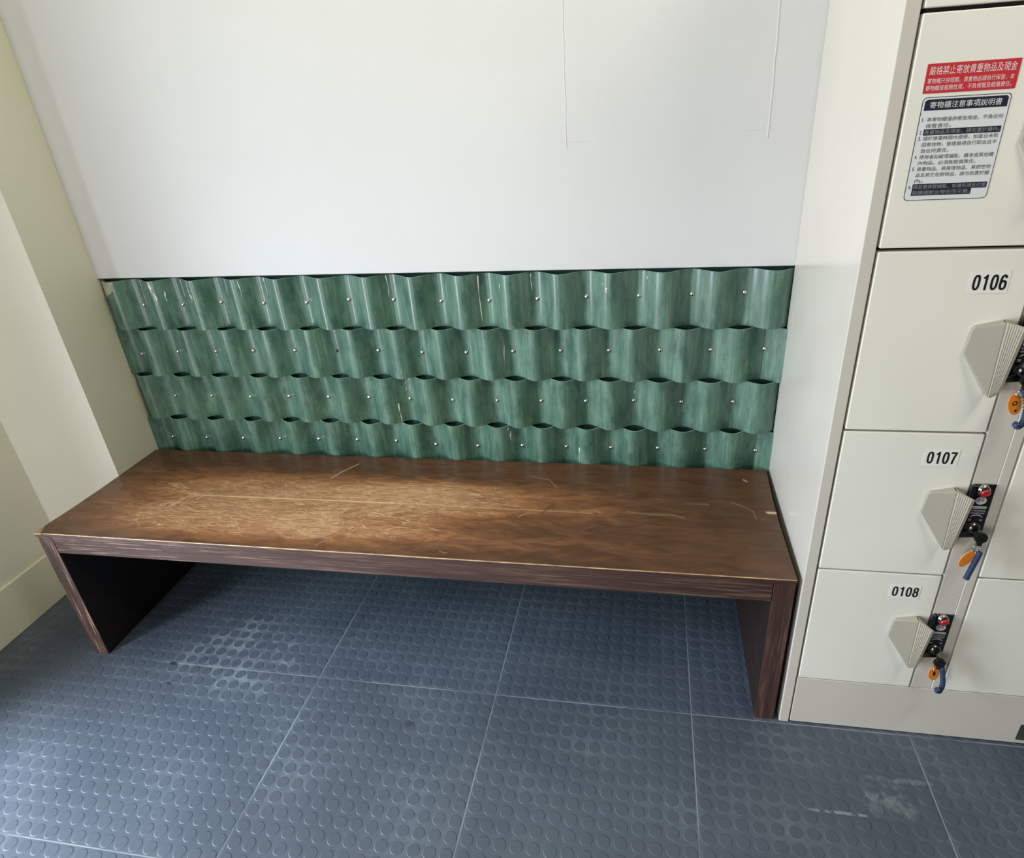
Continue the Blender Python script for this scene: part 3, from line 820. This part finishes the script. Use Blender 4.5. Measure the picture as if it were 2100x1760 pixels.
# ---------------------------------------------------------------- keys hanging from the three lowest locks
def key(zb, label, bow, tagpos, tagdir, coil, tagtilt, mark):
    zo = zb-0.474
    bx, bz = bow
    root = thing('locker_key', (2.2175, LY-0.012, 0.598+zo), label, 'key', 'keys hanging in the locker locks')
    yb = LY-0.012
    mb = MB().tube([(2.2175, LY-0.009, 0.5985+zo), (bx-0.001, yb-0.012, bz+0.004)], 0.0022, 8)
    pts = [(bx+0.0118*math.cos(a), yb-0.012-0.0*a, bz+0.0125*math.sin(a)) for a in np.linspace(0.3, 0.3+2*math.pi, 8, endpoint=False)]
    pts += []
    mb.prism(pts, (0.001, -0.0065, 0), 0, 0.0014)
    mb.box(bx-0.004, bx+0.004, yb-0.0195, yb-0.0115, bz-0.0165, bz-0.008, 0, 0.001)
    build('key_head', mb, 'key_black', root)
    rc = Vector((bx-0.0010, yb-0.0150, bz-0.0230))
    ring = [rc+Vector((0.0078*math.cos(a), 0.0020*math.cos(a), 0.0085*math.sin(a))) for a in np.linspace(0, 2*math.pi, 24, endpoint=False)]
    build('key_ring', MB().tube(ring, 0.0008, 6, closed=True), 'chrome', root)
    # oval tag
    t = Vector((tagdir[0], 0, tagdir[1])).normalized(); s_ = Vector((-t.z, 0, t.x))
    s_ = (s_*math.cos(tagtilt)+Vector((0, 1, 0))*math.sin(tagtilt)).normalized()
    nrm = t.cross(s_)
    if nrm.y > 0: nrm = -nrm
    c = Vector((tagpos[0], yb-0.014, tagpos[1]))
    oval = [c+t*(0.0205*math.cos(a))+s_*(0.0118*math.sin(a)) for a in np.linspace(0, 2*math.pi, 28, endpoint=False)]
    mb = MB().prism(oval, nrm*0.0022, 0, 0.0006)
    front = nrm*0.0025
    hole = [c+front+t*(0.0125+0.0022*math.cos(a))+s_*(0.0022*math.sin(a)) for a in np.linspace(0, 2*math.pi, 12, endpoint=False)]
    if mark == 'dot':
        mb.add(hole, [tuple(range(12))], 1)
        ringm = [c+front+t*(-0.002+rr*math.cos(a))+s_*(rr*math.sin(a)) for rr in (0.0045, 0.0026) for a in np.linspace(0, 2*math.pi, 14, endpoint=False)]
        mb.add(ringm, [(k, (k+1) % 14, 14+(k+1) % 14, 14+k) for k in range(14)], 1)
    elif mark == 'diamond':
        mb.add([c+front+t*0.009, c+front+s_*0.0036, c+front-t*0.008, c+front-s_*0.0030], [(0, 1, 2, 3)], 1)
    tg = build('tag', mb, ['tag_orange', 'key_black'], root, 'oval orange plastic tag')
    # little clear link between ring and tag
    a0 = rc+Vector((-0.003, -0.001, -0.008)); a1 = c-t*0.0185*(1 if t.z < 0 else -1)
    build('tag_link', MB().tube([rc+Vector((-0.004, 0, -0.006)), rc.lerp(a1, 0.5)+Vector((-0.004, -0.002, 0)), a1], 0.0014, 8), 'clear_plastic', root)
    # navy spring cord: a tight coil wound along a bent path
    P_ = [Vector((x, yb-0.016-0.004*i, z)) for i, (x, z) in enumerate(coil)]
    def cr(u):
        nseg = len(P_)-1; i = min(int(u*nseg), nseg-1); w = u*nseg-i
        p0, p1, p2, p3 = P_[max(i-1, 0)], P_[i], P_[i+1], P_[min(i+2, nseg)]
        return 0.5*((2*p1)+(p2-p0)*w+(2*p0-5*p1+4*p2-p3)*w*w+(3*p1-p0-3*p2+p3)*w**3)
    turns = 22; pts = []
    core = [cr(i/40) for i in range(41)]
    for i in range(turns*10+1):
        u = i/(turns*10); p = cr(u); tt = (cr(min(u+0.01, 1))-cr(max(u-0.01, 0))).normalized()
        a = Vector((0, 1, 0)); b = tt.cross(a).normalized(); a = b.cross(tt)
        an = 2*math.pi*turns*u
        pts.append(p+(a*math.cos(an)+b*math.sin(an))*0.0042)
    mb = MB().tube(pts, 0.00145, 6).tube(core, 0.0040, 10)
    build('coil_cord', mb, 'coil_navy', root, 'navy spiral spring cord')
key(ZD_[2], 'locker key with marked orange tag and hooked navy coil, beside door 0106', (2.2165, 0.9175), (2.2085, 0.8730), (0.30, -1.0),
    [(2.2150, 0.9010), (2.2225, 0.8850), (2.2255, 0.8600), (2.2235, 0.8450), (2.2155, 0.8390), (2.2085, 0.8455)], 0.25, 'dot')
key(ZD_[1], 'locker key with plain orange tag and straight navy coil, beside door 0107', (2.2236, 0.5920), (2.2110, 0.5410), (-0.36, -1.0),
    [(2.2300, 0.5590), (2.2255, 0.5430), (2.2195, 0.5220), (2.2140, 0.5020)], 0.20, 'none')
key(ZD_[0], 'locker key with diamond-marked orange tag and curved navy coil, beside door 0108', (2.2225, 0.2620), (2.2185, 0.2300), (0.12, -1.0),
    [(2.2300, 0.2500), (2.2345, 0.2300), (2.2375, 0.2080), (2.2340, 0.1935), (2.2265, 0.1960), (2.2235, 0.2050)], 0.15, 'diamond')
